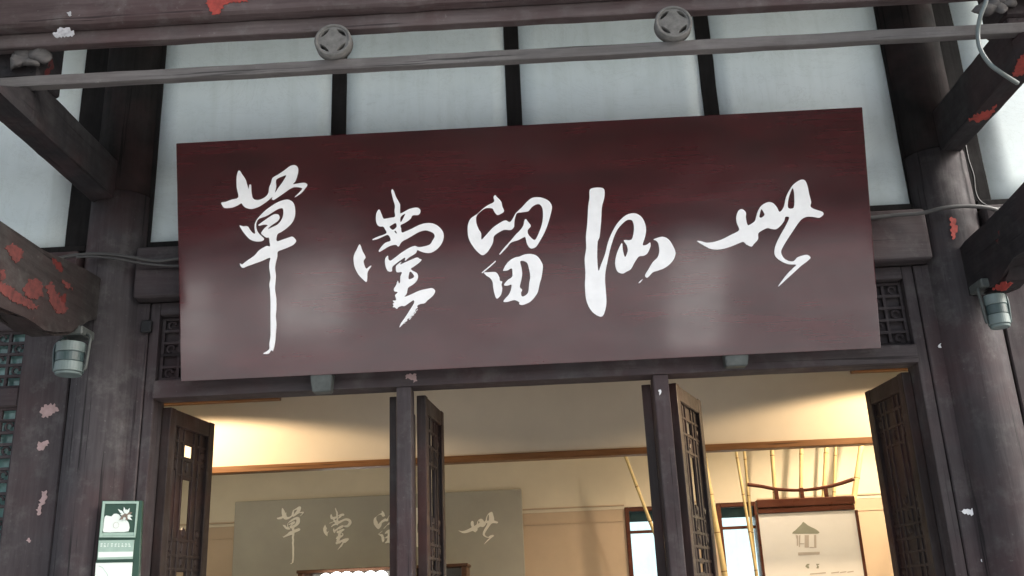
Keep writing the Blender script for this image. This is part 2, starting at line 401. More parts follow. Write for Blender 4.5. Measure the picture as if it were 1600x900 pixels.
# cross beams running forward to the eave posts (upper straight, lower curved)
for s in (-1, 1):
    a, b = (-2.068, -1.95) if s < 0 else (1.935, 2.04)
    box('cross_beam', WC, hall, a, b, -.878, -.03, 3.512 if s > 0 else 3.487, 3.718 if s > 0 else 3.683, bev=.008, segs=2, cuts=18, jit=.003, axis=1)
    bm = bmesh.new(); zb_ = 3.513 if s > 0 else 3.488
    addprism(bm, [(a+.001, -.877, zb_), (a+.001, -.877, 3.612), (a+.001, -.93, 3.610), (a+.001, -1.12, zb_+.022), (a+.001, -1.12, zb_)], (b-a-.002, 0, 0)); fin(bm, 'beam_nose', WC, hall)
    # lower beam: side profile in (y, z)
    prof = [(.0, 3.10), (-.28, 3.077), (-.47, 3.055), (-.63, 3.033), (-.96, 3.029), (-1.4, 3.02), (-1.4, 2.72), (-1.1, 2.69), (-.886, 2.70), (-.713, 2.741), (-.636, 2.724), (-.559, 2.716), (-.455, 2.722), (-.349, 2.755), (-.27, 2.80), (-.20, 2.86), (-.14, 2.90), (.0, 2.91)] if s < 0 else \
           [(.0, 3.02), (-.18, 3.035), (-.38, 3.04), (-.58, 3.05), (-.8, 3.07), (-1.4, 3.08), (-1.4, 2.85), (-1.0, 2.81), (-.65, 2.818), (-.55, 2.822), (-.47, 2.812), (-.43, 2.768), (-.35, 2.755), (-.25, 2.766), (-.18, 2.80), (0, 2.82)]
    bm = bmesh.new(); xa, xb = ((-2.09, -1.97) if s < 0 else (1.93, 2.05))
    addprism(bm, [(xa, y, z) for y, z in prof], (xb-xa, 0, 0))
    bmesh.ops.bevel(bm, geom=[e for e in bm.edges if abs(e.verts[0].co.x-e.verts[1].co.x) < 1e-4], offset=.014, segments=2, affect='EDGES')
    bmesh.ops.triangulate(bm, faces=[f for f in bm.faces if len(f.verts) > 4])
    fin(bm, 'curved_beam', WR if s < 0 else WC, hall)
    # hanging eave post outside the curved beam
    box('hanging_post', WC, hall, *((-2.25, -2.092) if s < 0 else (2.052, 2.21)), -1.36, -1.20, 2.62, 4.4, bev=.02, segs=2)
    # short eave post standing on the cross beam, with a carved drop beside it
    box('hanging_post', WC, hall, *((-2.13, -1.945) if s < 0 else (1.93, 2.13)), -.882, -.70, 3.721 if s > 0 else 3.686, 4.4, bev=.01, cuts=6, jit=.004, axis=2)
    cx = -1.965 if s < 0 else 1.90
    bm = bmesh.new()
    for k in range(9):
        a = k*.7; r = .03+.022*((k*37) % 5)/5
        bmesh.ops.create_icosphere(bm, subdivisions=2, radius=r, matrix=Matrix.Translation((cx+.055*math.cos(a)*(k > 0), -.905, 3.775+.03*math.sin(a*1.7)-(.035 if k == 0 else 0))) @ Matrix.Diagonal((1, .45, .8, 1)))
    for v in bm.verts: v.co += noise.noise_vector(v.co*22)*.024
    fin(bm, 'carved_drop', WRAIL, hall, True)
# front eave beam: big round-shouldered timber over a flat moulding
box('eave_beam', WB, hall, -3.2, 3.2, -.99, -.78, 3.858, 4.16, bev=.03, segs=3, cuts=60, jit=.005, axis=0)
box('beam_moulding', WRAIL2, hall, -3.2, 3.2, -.938, -.892, 3.791, 3.855, bev=.006, segs=2, cuts=60, jit=.003, axis=0)
box('thin_rail', WRAIL, hall, -3.2, 3.2, -.925, -.885, 3.620, 3.667, bev=.006, segs=2, cuts=60, jit=.0025, axis=0)
# roof boarding and tiles above, eave open to the front
bm = bmesh.new(); addprism(bm, [(-4.5, -1.7, 4.75), (-4.5, 4.6, 6.9), (-4.5, 4.6, 7.0), (-4.5, -1.7, 4.85)], (8.05, 0, 0)); fin(bm, 'roof', MROOF, hall)
# side and rear walls of the hall
for x in (-3.5, 3.44):
    box('side_wall', PLASTER, hall, x, x+.06, .06, 4.2, 0, 5.4, bev=0)
# metal cleats that carry the name board
for (u0, u1, v0, v1) in ((485, 520, 583, 613), (1130, 1170, 548, 573)):
    a = aty(u0, v0, -.10); b = aty(u1, v0, -.10); c = aty(u0+4, v1, -.09); d = aty(u1-3, v1, -.09)
    zt, zb = (a.z+b.z)/2, (c.z+d.z)/2
    bm = bmesh.new(); addprism(bm, [(a.x, -.115, zt), (b.x, -.115, zt), (d.x, -.108, zb), (c.x, -.108, zb)], (0, .064, 0))
    bmesh.ops.bevel(bm, geom=bm.edges[:], offset=.004, segments=2, affect='EDGES')
    for v in bm.verts: v.co += noise.noise_vector(v.co*40)*.001
    fin(bm, 'metal_cleat', MSTEEL, hall)

# ------------------------------------------------------------------ coin rings in the gap over the thin rail
def lens(cx, cy, ang, L, H, n=7):
    ca, sa = math.cos(ang), math.sin(ang); pts = []
    for k in range(n):
        t = -1+2*k/(n-1); pts.append((L*t, H*(1-t*t)))
    for k in range(1, n-1):
        t = 1-2*k/(n-1); pts.append((L*t, -H*.45*(1-t*t)))
    return [(cx+x*ca-y*sa, cy+x*sa+y*ca) for x, y in pts]
for cx, cz in ((-.735, 3.7365), (.610, 3.734)):
    rr = .0735
    ring = [(rr*math.cos(a*math.pi/24), rr*math.sin(a*math.pi/24)) for a in range(48)]
    holes = [lens(.0455*math.cos(q), .0455*math.sin(q), q-math.pi/2,   .027, .0115) for q in (math.pi/4, 3*math.pi/4, 5*math.pi/4, 7*math.pi/4)]
    o = flat('coin_ornament', MORN, hall, [ring]+holes, .04, lambda x, z, cx=cx, cz=cz: (cx+x, -.952, cz+z), smooth=1, normal=(0, 1, 0))
    # raised rim
    bm = bmesh.new(); n = 48
    for k in range(n):
        pass
    pts = [(cx+.0665*math.cos(2*math.pi*k/n), -.951, cz+.0665*math.sin(2*math.pi*k/n)) for k in range(n)]
    ringv = []
    for k in range(n):
        a = 2*math.pi*k/n; ringv.append([bm.verts.new((cx+(.0665+.007*math.cos(b))*math.cos(a), -.951+.006*math.sin(b), cz+(.0665+.007*math.cos(b))*math.sin(a))) for b in [j*math.pi/3 for j in range(6)]])
    for k in range(n):
        for j in range(6): bm.faces.new((ringv[k][j], ringv[(k+1) % n][j], ringv[(k+1) % n][(j+1) % 6], ringv[k][(j+1) % 6]))
    fin(bm, 'rim', MORN, o, True)

# ------------------------------------------------------------------ the name board (leans forward at the top)
YB, YT = -.118, -.372
pBL, pBR, pTL, pTR = aty(283, 600, YB), aty(1377, 540, YB), aty(274, 228, YT), aty(1346, 163, YT)
zB = (pBL.z+pBR.z)/2; zT = (pTL.z+pTR.z)/2; xL = (pBL.x+pTL.x)/2; xR = (pBR.x+pTR.x)/2
O = Vector((0, YB, zB)); UPV = Vector((0, YT-YB, zT-zB)); HB = UPV.length; UPV.normalize(); NRM = Vector((0, UPV.z, -UPV.y))   # into the board
def board_uv(u, v):
    d = ray(u, v); t = (O-CAM).dot(NRM)/d.dot(NRM); p = CAM+d*t; return p.x, (p-O).dot(UPV)
def brd(x, h, out=0.): return O + Vector((x, 0, 0)) + UPV*h - NRM*out
board = empty('name_board', (0, YB, zB)); tag(board, 'big maroon lacquered board with five white brush characters, leaning out over the doors', 'name board')
bm = bmesh.new()
addbox(bm, xL, xR, 0, .045, 0, HB, bev=.004, segs=2)
RM = Matrix(((1, 0, 0), (0, NRM.y, UPV.y), (0, NRM.z, UPV.z)))
for v in bm.verts: v.co = O + RM @ v.co
fin(bm, 'panel', MBOARD, board)
for x in (xL+.25, 0, xR-.25):      # battens on the back
    bm = bmesh.new(); addbox(bm, x-.03, x+.03, .046, .08, .05, HB-.05)
    for v in bm.verts: v.co = O + RM @ v.co
    fin(bm, 'batten', WDOOR, board)
def Z(pts, o, s, dy=0): return [(o[0]+x/s, o[1]+(y+dy)/s) for x, y in pts]
z1o, z1s = (320, 240), 5.622
C1 = [
 [Z([(148,432),(185,425),(240,405),(297,385),(283,300),(283,200),(303,148),(330,185),(358,225),(375,280),(388,312),(395,275),(408,275),(410,330),(420,385),(440,405),(480,408),(530,385),(560,350),(568,300),(585,255),(598,215),(640,190),(700,150),(750,112),(790,102),(815,118),(822,150),(812,200),(795,245),(776,270),(830,262),(880,258),(902,275),(880,310),(845,350),(790,385),(835,340),(858,310),(840,300),(790,295),(750,310),(700,345),(650,380),(605,408),(592,402),(597,380),(560,410),(520,440),(470,470),(410,487),(365,478),(340,460),(323,437),(290,455),(240,475),(175,478),(155,455)], z1o, z1s),
  Z([(718,192),(680,202),(632,225),(625,255),(628,290),(618,345),(650,300),(690,245)], z1o, z1s)],
 [Z([(460,580),(490,545),(530,505),(590,460),(650,425),(720,405),(760,415),(785,445),(795,500),(790,560),(765,610),(720,655),(670,690),(638,710),(632,770),(690,755),(740,738),(770,730),(790,745),(803,768),(780,800),(730,825),(680,845),(642,862),(638,900)], z1o, z1s)
  + Z([(625,60),(618,110),(625,170),(622,230),(618,290),(628,370),(630,450),(625,530),(630,600),(625,680),(618,760),(600,835),(585,828),(562,858),(515,858),(550,835),(570,815),(570,770),(580,700),(580,600),(580,500),(580,400),(575,300),(570,250),(580,190),(570,110),(570,60),(575,15),(500,45),(430,70),(370,92),(335,105),(315,85),(312,65),(330,75),(370,45)], (320,400), z1s)
  + Z([(440,895),(480,850),(520,825),(550,812),(575,815),(572,780),(565,740),(540,738),(505,712),(498,698),(520,665),(545,640),(555,628),(520,625),(478,635),(473,628),(510,600),(560,565),(610,535),(645,535),(658,560),(645,590),(610,615),(575,640),(555,665),(600,645),(640,625),(672,590),(690,545),(692,500),(680,480),(640,490),(590,520),(540,550),(480,572),(462,590),(452,620),(455,660),(470,695),(500,725),(522,750),(500,770),(450,772),(400,755),(360,715),(330,675),(308,632),(340,640),(378,640),(395,665),(420,695),(445,703),(440,660),(442,620)], z1o, z1s)]]
o3, s3 = (540, 290), 7.5
C2 = [
 [Z([(537,65),(550,42),(570,75),(590,130),(620,185),(640,225),(640,325),(680,312),(740,280),(800,262),(850,262),(875,285),(875,320),(850,345),(785,350),(765,385),(730,415),(690,440),(645,465),(650,500),(660,550),(700,540),(780,505),(860,465),(940,442),(1020,445),(1090,480),(1140,540),(1150,610),(1120,690),(1060,755),(990,790),(920,785),(870,768),(840,757),(825,790),(790,815),(740,845),(697,882),(700,843),(655,868),(600,908),(548,955),(545,1000),(520,1010),(490,995),(470,945),(463,890),(470,850),(497,822),(503,865),(530,880),(590,838),(660,785),(740,735),(810,708),(860,722),(930,712),(990,690),(1020,645),(1045,600),(1030,560),(980,535),(930,525),(860,545),(780,590),(720,625),(680,645),(650,670),(630,705),(615,714),(590,695),(530,705),(470,735),(400,778),(390,765),(420,720),(470,670),(530,645),(500,580),(440,598),(380,625),(320,640),(318,630),(380,600),(480,560),(462,510),(440,482),(400,480),(370,455),(357,400),(362,330),(385,285),(400,285),(420,330),(445,388),(480,388),(530,378),(580,365),(575,300),(580,240),(560,170),(545,110)], o3, s3),
  Z([(700,332),(670,345),(642,378),(645,430),(660,415),(682,375)], o3, s3), Z([(588,440),(545,460),(515,485),(550,520),(575,510),(600,480)], o3, s3), Z([(585,528),(573,538),(590,558),(604,562)], o3, s3)],
 [Z([(163,690),(130,755),(100,820),(97,890),(110,960),(150,1040),(200,1095),(245,1130),(255,1080),(260,1010),(305,942),(285,945),(245,975),(220,930),(212,880),(235,840),(200,770),(175,700)], o3, s3)],
 [Z([(590,130),(600,110),(655,68),(640,100),(700,75),(780,40),(840,18),(870,35),(892,45),(860,80),(800,125),(765,150),(790,175),(835,200),(850,240),(835,290),(790,335),(735,370),(725,400),(715,445),(690,480),(760,455),(870,405),(960,385),(1020,378),(1050,415),(1020,470),(960,520),(930,552),(890,560),(855,572),(838,588),(846,605),(822,625),(815,655),(798,668),(800,695),(770,705),(755,730),(728,735),(718,762),(690,780),(640,832),(632,836),(650,790),(700,720),(750,640),(800,560),(806,530),(792,520),(740,555),(690,588),(660,585),(620,600),(600,620),(575,600),(555,600),(565,575),(552,560),(572,550),(555,525),(592,520),(590,490),(582,460),(612,425),(575,415),(568,385),(595,340),(612,290),(625,322),(640,310),(645,240),(660,190),(600,190)], (540,400), s3),
  Z([(748,192),(738,270),(788,260),(805,240),(790,210),(765,185)], (540,400), s3)],
]
random.seed(3)
for k in range(12):     # dry-brush specks beside the last stroke
    t = random.random(); x = 870-t*190+random.uniform(-6, 24); y = 585+t*205+random.uniform(-6, 10); r = random.uniform(3, 9)
    C2.append([Z([(x-r*1.4, y+r), (x, y-r*.6), (x+r*1.6, y-r), (x+r*.4, y+r*.5)], (540,400), s3)])
o5, s5 = (720, 290), 8.18
C3 = [
 [Z([(440,122),(460,145),(500,185),(520,215),(532,270),(553,320),(540,345),(475,378),(450,365),(425,330),(408,298),(380,288),(330,288),(290,305),(250,335),(215,370),(197,410),(200,480),(230,560),(260,610),(264,690),(300,660),(350,605),(410,540),(480,490),(540,455),(580,447),(625,468),(660,430),(690,375),(712,345),(780,280),(840,215),(900,165),(960,150),(1040,158),(1120,195),(1160,250),(1163,300),(1140,400),(1110,500),(1070,600),(1010,710),(960,785),(905,805),(870,785),(845,740),(830,680),(818,655),(740,695),(640,730),(590,790),(530,855),(500,882),(492,877),(560,790),(630,715),(700,630),(760,570),(800,510),(815,440),(835,430),(860,465),(895,515),(870,550),(855,575),(860,620),(900,670),(935,695),(960,685),(1000,600),(1035,500),(1050,400),(1045,300),(1020,250),(980,237),(920,265),(880,310),(860,330),(800,340),(720,352),(706,375),(690,430),(683,490),(680,530),(640,568),(560,565),(500,590),(440,630),(420,660),(410,730),(380,790),(340,850),(285,890),(240,870),(180,810),(120,720),(95,650),(88,560),(95,490),(130,420),(210,365),(280,300),(350,250),(425,210),(418,150)], o5, s5)],
 [Z([(443,962),(447,972),(400,1018),(330,1078),(278,1118),(268,1112),(340,1050),(400,1000)], o5, s5)],
 [Z([(295,295),(350,290),(440,288),(470,310),(495,360),(500,400),(530,410),(520,450),(530,490),(515,575),(460,628),(430,560),(415,480),(405,410),(370,360),(330,335)], (720,390), s5)],
 [Z([(540,268),(580,190),(640,130),(700,100),(750,90),(810,65),(880,57),(950,70),(1000,110),(1045,190),(1047,250),(1030,360),(1010,430),(985,540),(950,600),(890,665),(830,695),(780,708),(745,695),(750,675),(700,648),(660,650),(590,670),(545,665),(570,625),(615,575),(640,520),(648,450),(600,460),(555,458),(560,435),(600,390),(655,350),(660,290),(650,240),(600,265),(560,272)], (720,390), s5),
  Z([(760,150),(810,148),(850,175),(870,240),(888,340),(875,430),(860,550),(820,590),(780,598),(770,550),(785,515),(755,480),(770,400),(785,310),(775,230)], (720,390), s5)],
]
o7, s7 = (900, 280), 4.088
C4 = [
 [Z([(88,68),(125,55),(170,58),(182,75),(180,120),(165,180),(160,270),(150,370),(138,400),(135,500),(143,585),(160,545),(185,480),(205,400),(235,330),(270,275),(320,230),(370,218),(410,235),(435,270),(447,320),(440,370),(425,420),(450,420),(472,405),(475,430),(455,475),(430,490),(400,495),(375,530),(350,575),(320,592),(300,603),(270,595),(255,570),(250,530),(262,470),(292,408),(298,450),(312,498),(330,460),(325,425),(305,390),(352,388),(368,340),(368,290),(355,262),(325,262),(290,290),(260,330),(235,390),(215,460),(200,530),(188,590),(185,650),(192,740),(192,810),(170,875),(130,868),(90,830),(65,770),(57,680),(60,600),(55,510),(65,440),(63,370),(72,280),(78,170),(86,120)], o7, s7)],
 [Z([(495,385),(550,368),(590,385),(620,430),(635,475),(615,525),(570,565),(520,585),(490,595),(455,630),(440,615),(460,580),(490,530),(520,500),(532,460),(525,410),(510,392)], o7, s7)],
 [Z([(425,640),(410,660),(398,665),(405,655),(420,642)], o7, s7)],
]
o8, s8 = (1080, 270), 5.0
C5 = [
 [Z([(45,535),(75,535),(120,547),(180,540),(240,520),(300,490),(360,460),(375,440),(355,390),(352,340),(370,295),(395,285),(425,310),(425,350),(435,400),(445,412),(495,380),(505,350),(520,300),(550,255),(600,230),(640,240),(670,275),(685,305),(705,295),(725,260),(740,190),(770,130),(800,90),(850,57),(885,60),(905,100),(920,170),(935,230),(930,265),(960,285),(1020,305),(1032,325),(1000,352),(950,345),(900,345),(860,365),(830,400),(790,460),(750,520),(715,580),(700,620),(720,665),(760,690),(800,690),(830,660),(890,642),(912,645),(930,665),(900,695),(860,725),(810,770),(750,825),(680,888),(700,855),(750,790),(800,740),(818,718),(760,715),(700,690),(655,650),(650,600),(665,550),(700,480),(740,410),(765,350),(735,345),(725,375),(700,410),(665,440),(630,440),(595,432),(555,450),(522,475),(520,520),(485,560),(470,577),(430,560),(405,540),(350,560),(300,580),(230,598),(160,597),(110,575)], o8, s8),
  Z([(545,285),(530,345),(545,352),(572,330),(560,300)], o8, s8), Z([(790,120),(768,170),(754,230),(757,277),(800,273),(805,200),(802,150)], o8, s8)],
]
CH = [C1, C2, C3, C4, C5]
for comps in CH:
    root = None
    for rings in comps:
        pr = [[board_uv(u, v) for u, v in r] for r in rings]
        o = flat('character' if root is None else 'brush_stroke', MWHITE, board if root is None else root, pr, .006, lambda x, h: brd(x, h, .005), normal=NRM)
        if root is None: root = o

# ------------------------------------------------------------------ open door leaves
def leaf(hx, hy, ang, wd, side, label=None, holes=True):
    """hinge at (hx,hy); ang = direction of the leaf seen from above; side = which side its thickness lies"""
    T = .042; z0, z1 = .06, 2.512
    y0, y1 = (0, T) if side > 0 else (-T, 0)
    bm = bmesh.new()
    addbox(bm, 0, .052, y0, y1, z0, z1, bev=.004, segs=2)
    d = fin(bm, 'door_leaf', WDOOR, hall)
    d.location = (hx, hy, 0); d.rotation_euler = (0, 0, R(ang))
    if label: d['label'] = label
    def sub(name, *a, **k):
        b = bmesh.new(); addbox(b, *a, **k); return fin(b, name, WDOOR, d)
    sub('stile', wd-.052, wd, y0, y1, z0, z1, bev=.004, segs=2)
    e = .0015
    for za, zb in ((z1-.075, z1-.002), (1.02, 1.09), (.80, .87), (z0+.002, .2)):
        sub('rail', .0525, wd-.0525, y0+e, y1-e, za, zb, bev=.004)
    sub('lower_panel', .0525, wd-.0525, y0+.012, y1-.012, .2005, .7995, bev=.006)
    sub('waist_panel', .0525, wd-.0525, y0+.012, y1-.012, .8705, 1.0195, bev=.006)
    # fretwork: slender bars, mitred scrolls, long central slot
    xs = [.0525+(wd-.105)*f for f in (.20, .35, .65, .80)]
    m = 0.5*(y0+y1); b = bmesh.new(); h = .008; t = .0065
    zt, zb = z1-.075, 1.09
    for i, x in enumerate(xs):
        addbox(b, x-t, x+t, m-h, m+h, zb, zt, bev=.0015)
    zz = [2.375, 2.30, 2.22, 1.93, 1.86, 1.80, 1.74, 1.68, 1.62, 1.50, 1.28, 1.22, 1.16]
    for k, z in enumerate(zz):
        if k in (2, 3): a, c = xs[0], xs[3]
        else: a, c = .0525, wd-.0525
        addbox(b, a, c, m-h+.001, m+h-.001, z-t, z+t, bev=.0015)
    for z in (2.265, 1.90, 1.25):
        for x, s in ((xs[0]-.03, 1), (xs[3]+.03, -1), (xs[1]+.028, 1)):
            addtube(b, [(x+s*.022*math.cos(q), m, z+.024*math.sin(q)) for q in [i*.55-1.2 for i in range(8)]], .008, 5)
    fin(b, 'fretwork', WDOOR, d)
    bk = flat('fretwork_board', WDOOR, d, [[(.0525, zb), (wd-.0525, zb), (wd-.0525, zt), (.0525, zt)]] +
              [[(xs[1]+.008, q0), (xs[2]-.008, q0), (xs[2]-.008, q1), (xs[1]+.008, q1)] for q0, q1 in ((2.312, 2.366), (1.975, 2.205), (1.752, 1.79), (1.692, 1.728), (1.635, 1.67))[:5 if holes else 0]],
              .004, lambda x, z: (x, m+.002, z), smooth=1, normal=(0, -1, 0))
    # carved blocks between the bars
    for z in (2.335, 1.965, 1.835, 1.65):
        for x in ((xs[0]+.0525)/2, (xs[3]+wd-.0525)/2, (xs[1]+xs[2])/2):
            if (z > 2.3 or z < 1.8) and abs(x-(xs[1]+xs[2])/2) < .01: continue
            bb = bmesh.new(); bmesh.ops.create_icosphere(bb, subdivisions=1, radius=1)
            for v in bb.verts: v.co = Vector((x, m, z)) + Vector((v.co.x*.026, v.co.y*.012, v.co.z*.026))
            fin(bb, 'carved_block', WDOOR, d)
    # thin inner moulding
    b = bmesh.new()
    for yy in (y0+.004, y1-.004):
        addbox(b, .0525, .060, yy-.003, yy+.003, zb, zt, bev=.001); addbox(b, wd-.060, wd-.0525, yy-.003, yy+.003, zb, zt, bev=.001)
    fin(b, 'bead', WDOOR, d)
    return d
leaf(-1.718, .075, 83.5, .455, -1)
leaf(-.672, .072, 88.0, .47, -1)
leaf(-.548, .075, 85.0, .44, -1)
leaf(.478, .072, 83.0, .47, -1)
leaf(.595, .075, 68.0, .48, -1)
leaf(1.692, .068, 94.0, .43, 1, holes=False)

# ------------------------------------------------------------------ interior
box('bulkhead', MCREAM, hall, -3.4, 3.4, 1.5, 1.56, 2.438, 2.90, bev=0)
box('bulkhead_trim', WTRIM, hall, -3.4, 3.4, 1.480, 1.57, 2.398, 2.437, bev=.004)
c = box('ceiling', MCEIL, None, -3.43, 3.43, .12, 1.499, 2.868, 2.89, bev=0); c['kind'] = 'structure'
c = box('ceiling_rear', MCREAM, None, -3.43, 3.43, 1.5, 4.0, 3.25, 3.29, bev=0); c['kind'] = 'structure'
# added strips at both ends only, standing in for the lamp-lit ceiling edge
for a, b in ((-3.4, -1.56), (1.90, 3.4)): box('lit_ceiling_strip', WTRIM, hall, a, b, 1.43, 1.499, 2.822, 2.8675, bev=.003)
# rear wall with two narrow windows
YW = 4.0
wins = [(.69, .98), (1.455, 1.80)]; WZ = 2.312
xs = [-3.43, .69, .98, 1.455, 1.80, 3.43]
for i in (0, 2, 4):
    box('rear_wall', MCREAM, hall, xs[i], xs[i+1], YW, YW+.08, 2.30 if i != 9 else 0, 3.25, bev=0)
    box('wall_panel', MTAN, hall, xs[i], xs[i+1], YW+.004, YW+.084, 0, 2.299, bev=0)
for a, b in wins:
    box('rear_wall', MCREAM, hall, a, b, YW, YW+.08, WZ+.002, 3.25, bev=0)
    box('wall_panel', MTAN, hall, a, b, YW+.004, YW+.084, 0, 1.2, bev=0)
    wf = box('window', WSTAND, hall, a, a+.035, YW-.012, YW+.09, 1.201, WZ, bev=.003)
    def sb(n, m, *q, **k):
        bb = bmesh.new(); addbox(bb, *q, **k); return fin(bb, n, m, wf)
    sb('window_frame', WSTAND, b-.035, b, YW-.012, YW+.09, 1.201, WZ, bev=.003)
    sb('window_frame', WSTAND, a+.0355, b-.0355, YW-.010, YW+.085, WZ-.035, WZ-.001, bev=.003)
    sb('mullion', WSTAND, a+.0355, b-.0355, YW+.02, YW+.06, 2.098, 2.122, bev=.003)
    sb('mullion', WSTAND, a+.0355, b-.0355, YW+.02, YW+.06, 1.55, 1.575, bev=.003)
    sb('blind', MBLIND, a+.036, b-.036, YW+.065, YW+.075, 2.195, WZ-.036, bev=0)
    sb('pane', MGLASS, a+.036, b-.036, YW+.045, YW+.049, 1.21, WZ-.036, bev=0)
# thin picture rail with a faint joint below
for a, b in ((-3.43, .688), (.982, 1.453), (1.802, 3.43)):
    box('wall_rail', WTRIM if False else MTAN, hall, a, b, YW-.012, YW-.001, 2.325, 2.338, bev=.002)
    box('panel_joint', MTAN, hall, a, b, YW-.004, YW+.0035, 2.20, 2.208, bev=0)
# downlights in the two ceilings, two of them added fill lamps
def downlight(x, y, z, e, ang=150, blend=.35, label='', col=(1, .72, .44), aim=(0, 0, -1), r=.03):
    t = empty('ceiling_downlight', (x, y, z)); tag(t, label, 'lamp', 'downlights in the ceiling')
    bm = bmesh.new(); bmesh.ops.create_cone(bm, cap_ends=False, segments=24, radius1=.05, radius2=.05, depth=.02, matrix=Matrix.Translation((x, y, z-.011)))
    bmesh.ops.create_cone(bm, cap_ends=False, segments=24, radius1=.042, radius2=.042, depth=.02, matrix=Matrix.Translation((x, y, z-.011)))
    fin(bm, 'trim_ring', MSTEEL, t)
    bm = bmesh.new(); bmesh.ops.create_circle(bm, cap_ends=True, segments=24, radius=.041, matrix=Matrix.Translation((x, y, z-.006)))
    fin(bm, 'lamp_disc', MDISC, t)
    l = bpy.data.lights.new('downlight', 'SPOT'); l.energy = e; l.spot_size = R(ang); l.spot_blend = blend; l.color = col; l.shadow_soft_size = r
    o = bpy.data.objects.new('downlight', l); COL.objects.link(o); o.location = (x, y, z-.03)
    o.rotation_euler = (-Vector(aim)).to_track_quat('Z', 'Y').to_euler()
downlight(-2.15, .85, 2.866, 33, 166, .12, 'warm downlight at the left end of the strip behind the doors')
downlight(2.2, .80, 2.866, 30, 165, .12, 'warm downlight at the right end of the strip behind the doors')
downlight(2.75, 2.6, 3.25, 82, 160, .4, 'warm downlight over the bamboo poles at the right', col=(1, .76, .50))
downlight(1.35, 1.80, 3.25, 30, 160, .6, 'added unseen downlight that lights the poster from the front', col=(1, .80, .56))  # fill lamp added to light the poster from the front
downlight(-2.6, 2.3, 3.25, 11, 160, .5, 'added unseen downlight that brightens the inner name panel', col=(1, .86, .66))  # fill lamp added to brighten the inner panel and its letters

# inner name panel, the same five characters in small
YS = 3.93
a, b = aty(368, 778, YS), aty(815, 770, YS)
sx0, sx1, sz1 = a.x, b.x, (a.z+b.z)/2
sg = empty('inner_name_panel', ((sx0+sx1)/2, YS, 0)); tag(sg, 'olive-grey panel with small ivory copies of the five characters on the rear wall', 'sign')
box('panel', MSIGN, sg, sx0, sx1, YS, YS+.055, 1.35, sz1, bev=.004)
cent = [((412, 405), (453.5, 836)), ((625, 405), (528, 827)), ((795, 390), (604, 824)), ((985, 390), (668, 823)), ((1190, 360), (748, 824))]
for comps, (mc, sc_) in zip(CH, cent):
    root = None
    for rings in comps[:3 if comps is C2 else 9]:
        pr = []
        for r in rings:
            q = []
            for u, v in r:
                # straighten the camera roll of the traced strokes, then scale
                p = aty(sc_[0]+(u-mc[0])*.315, sc_[1]+(v-mc[1])*.305, YS); q.append((p.x, p.z))
            pr.append(q)
        o = flat('character' if root is None else 'brush_stroke', MLET, sg if root is None else root, pr, .008, lambda x, h: (x, YS-.007, h), smooth=2, normal=(0, 1, 0))
        if root is None: root = o

# bamboo poles leaning on the rear wall
def bamboo(u0, v0, u1, v1, y, r, lab):
    a, b = aty(u0, v0, y), aty(u1, v1, y)
    d = (a-b).normalized()
    top = a + d*((3.2-a.z)/d.z); bot = b - d*((b.z-.02)/d.z)
    L = (top-bot).length; n = int(L/.27)
    t = empty('bamboo_pole', bot); tag(t, lab, 'bamboo', 'bamboo poles leaning against the rear wall')
    bm = bmesh.new(); pts = [bot+(top-bot)*k/(n*4) for k in range(n*4+1)]
    tp = [r*(1-.25*k/(n*4))*(1.10 if k % 4 == 0 else 1.0) for k in range(n*4+1)]
    addtube(bm, pts, r, 10, tp); fin(bm, 'culm', MBAMB, t, True)
    for k in range(1, n):
        p = bot+(top-bot)*k/n; rr = r*(1-.25*k/n)*1.12
        bm = bmesh.new(); addtube(bm, [p-d*.004, p+d*.004], rr, 10); fin(bm, 'joint', MNODE, t, True)
bl = [(978,715,1014,810,3.30,.016,'thin bamboo pole slanting down to the right behind the middle door post'),
      (1100,715,1132,895,3.45,.026,'bamboo pole showing just right of the second door post'),
      (1150,705,1176,860,3.55,.014,'thin bamboo pole above the left tip of the curved horn'),
      (1163,705,1178,860,3.66,.014,'thin bamboo pole rising behind the left horn tip'),
      (1206,702,1213,800,3.5,.020,'bamboo pole behind the left post of the poster stand crest'),
      (1252,700,1251,800,3.5,.018,'upright bamboo pole behind the middle of the poster stand crest'),
      (1291,698,1286,800,3.5,.020,'upright bamboo pole behind the right post of the poster stand crest'),
      (1306,698,1302,800,3.68,.015,'thinner bamboo pole just right of the upright pole'),
      (1346,697,1331,800,3.4,.026,'stout bamboo pole at the right edge of the poster stand')]
for q in bl: bamboo(*q)

# poster stand with a curved crest
YP = 2.5
def P(u, v, y=YP): return aty(u, v, y)
st = empty('poster_stand', (1.78, YP, .012)); tag(st, 'red-brown wooden poster stand with a curved horn crest and a white pavilion poster', 'poster stand')
tl, tr = P(1182, 781), P(1334, 776); zt = (tl.z+tr.z)/2
zp = (P(1182, 802).z+P(1334, 798).z)/2
box('head_rail', WSTAND, st, 1.462, 2.125, YP-.03, YP+.03, zp+.038, zt, bev=.004)
box('lower_head_rail', WSTAND, st, 1.466, 2.12, YP-.022, YP+.03, zp, zp+.0365, bev=.004)
box('poster', MPOST, st, 1.466, 2.118, YP-.006, YP+.012, .55, zp-.001, bev=0)
for x in (1.448, 2.12): box('upright', WSTAND, st, x, x+.016, YP-.02, YP+.02, .012, zp-.002, bev=.002)
box('foot', WSTAND, st, 1.40, 2.18, YP-.2, YP+.2, .012, .05, bev=.004)
for u in (1213, 1253, 1291):
    p = P(u, 772); box('crest_post', WSTAND, st, p.x-.013, p.x+.013, YP-.012, YP+.012, zt+.0005, P(u, 763).z+.004, bev=.003)
pts = [P(u, v) for u, v in ((1168,757),(1190,760),(1215,764.5),(1250,766),(1280,763),(1308,757),(1334,748.5))]
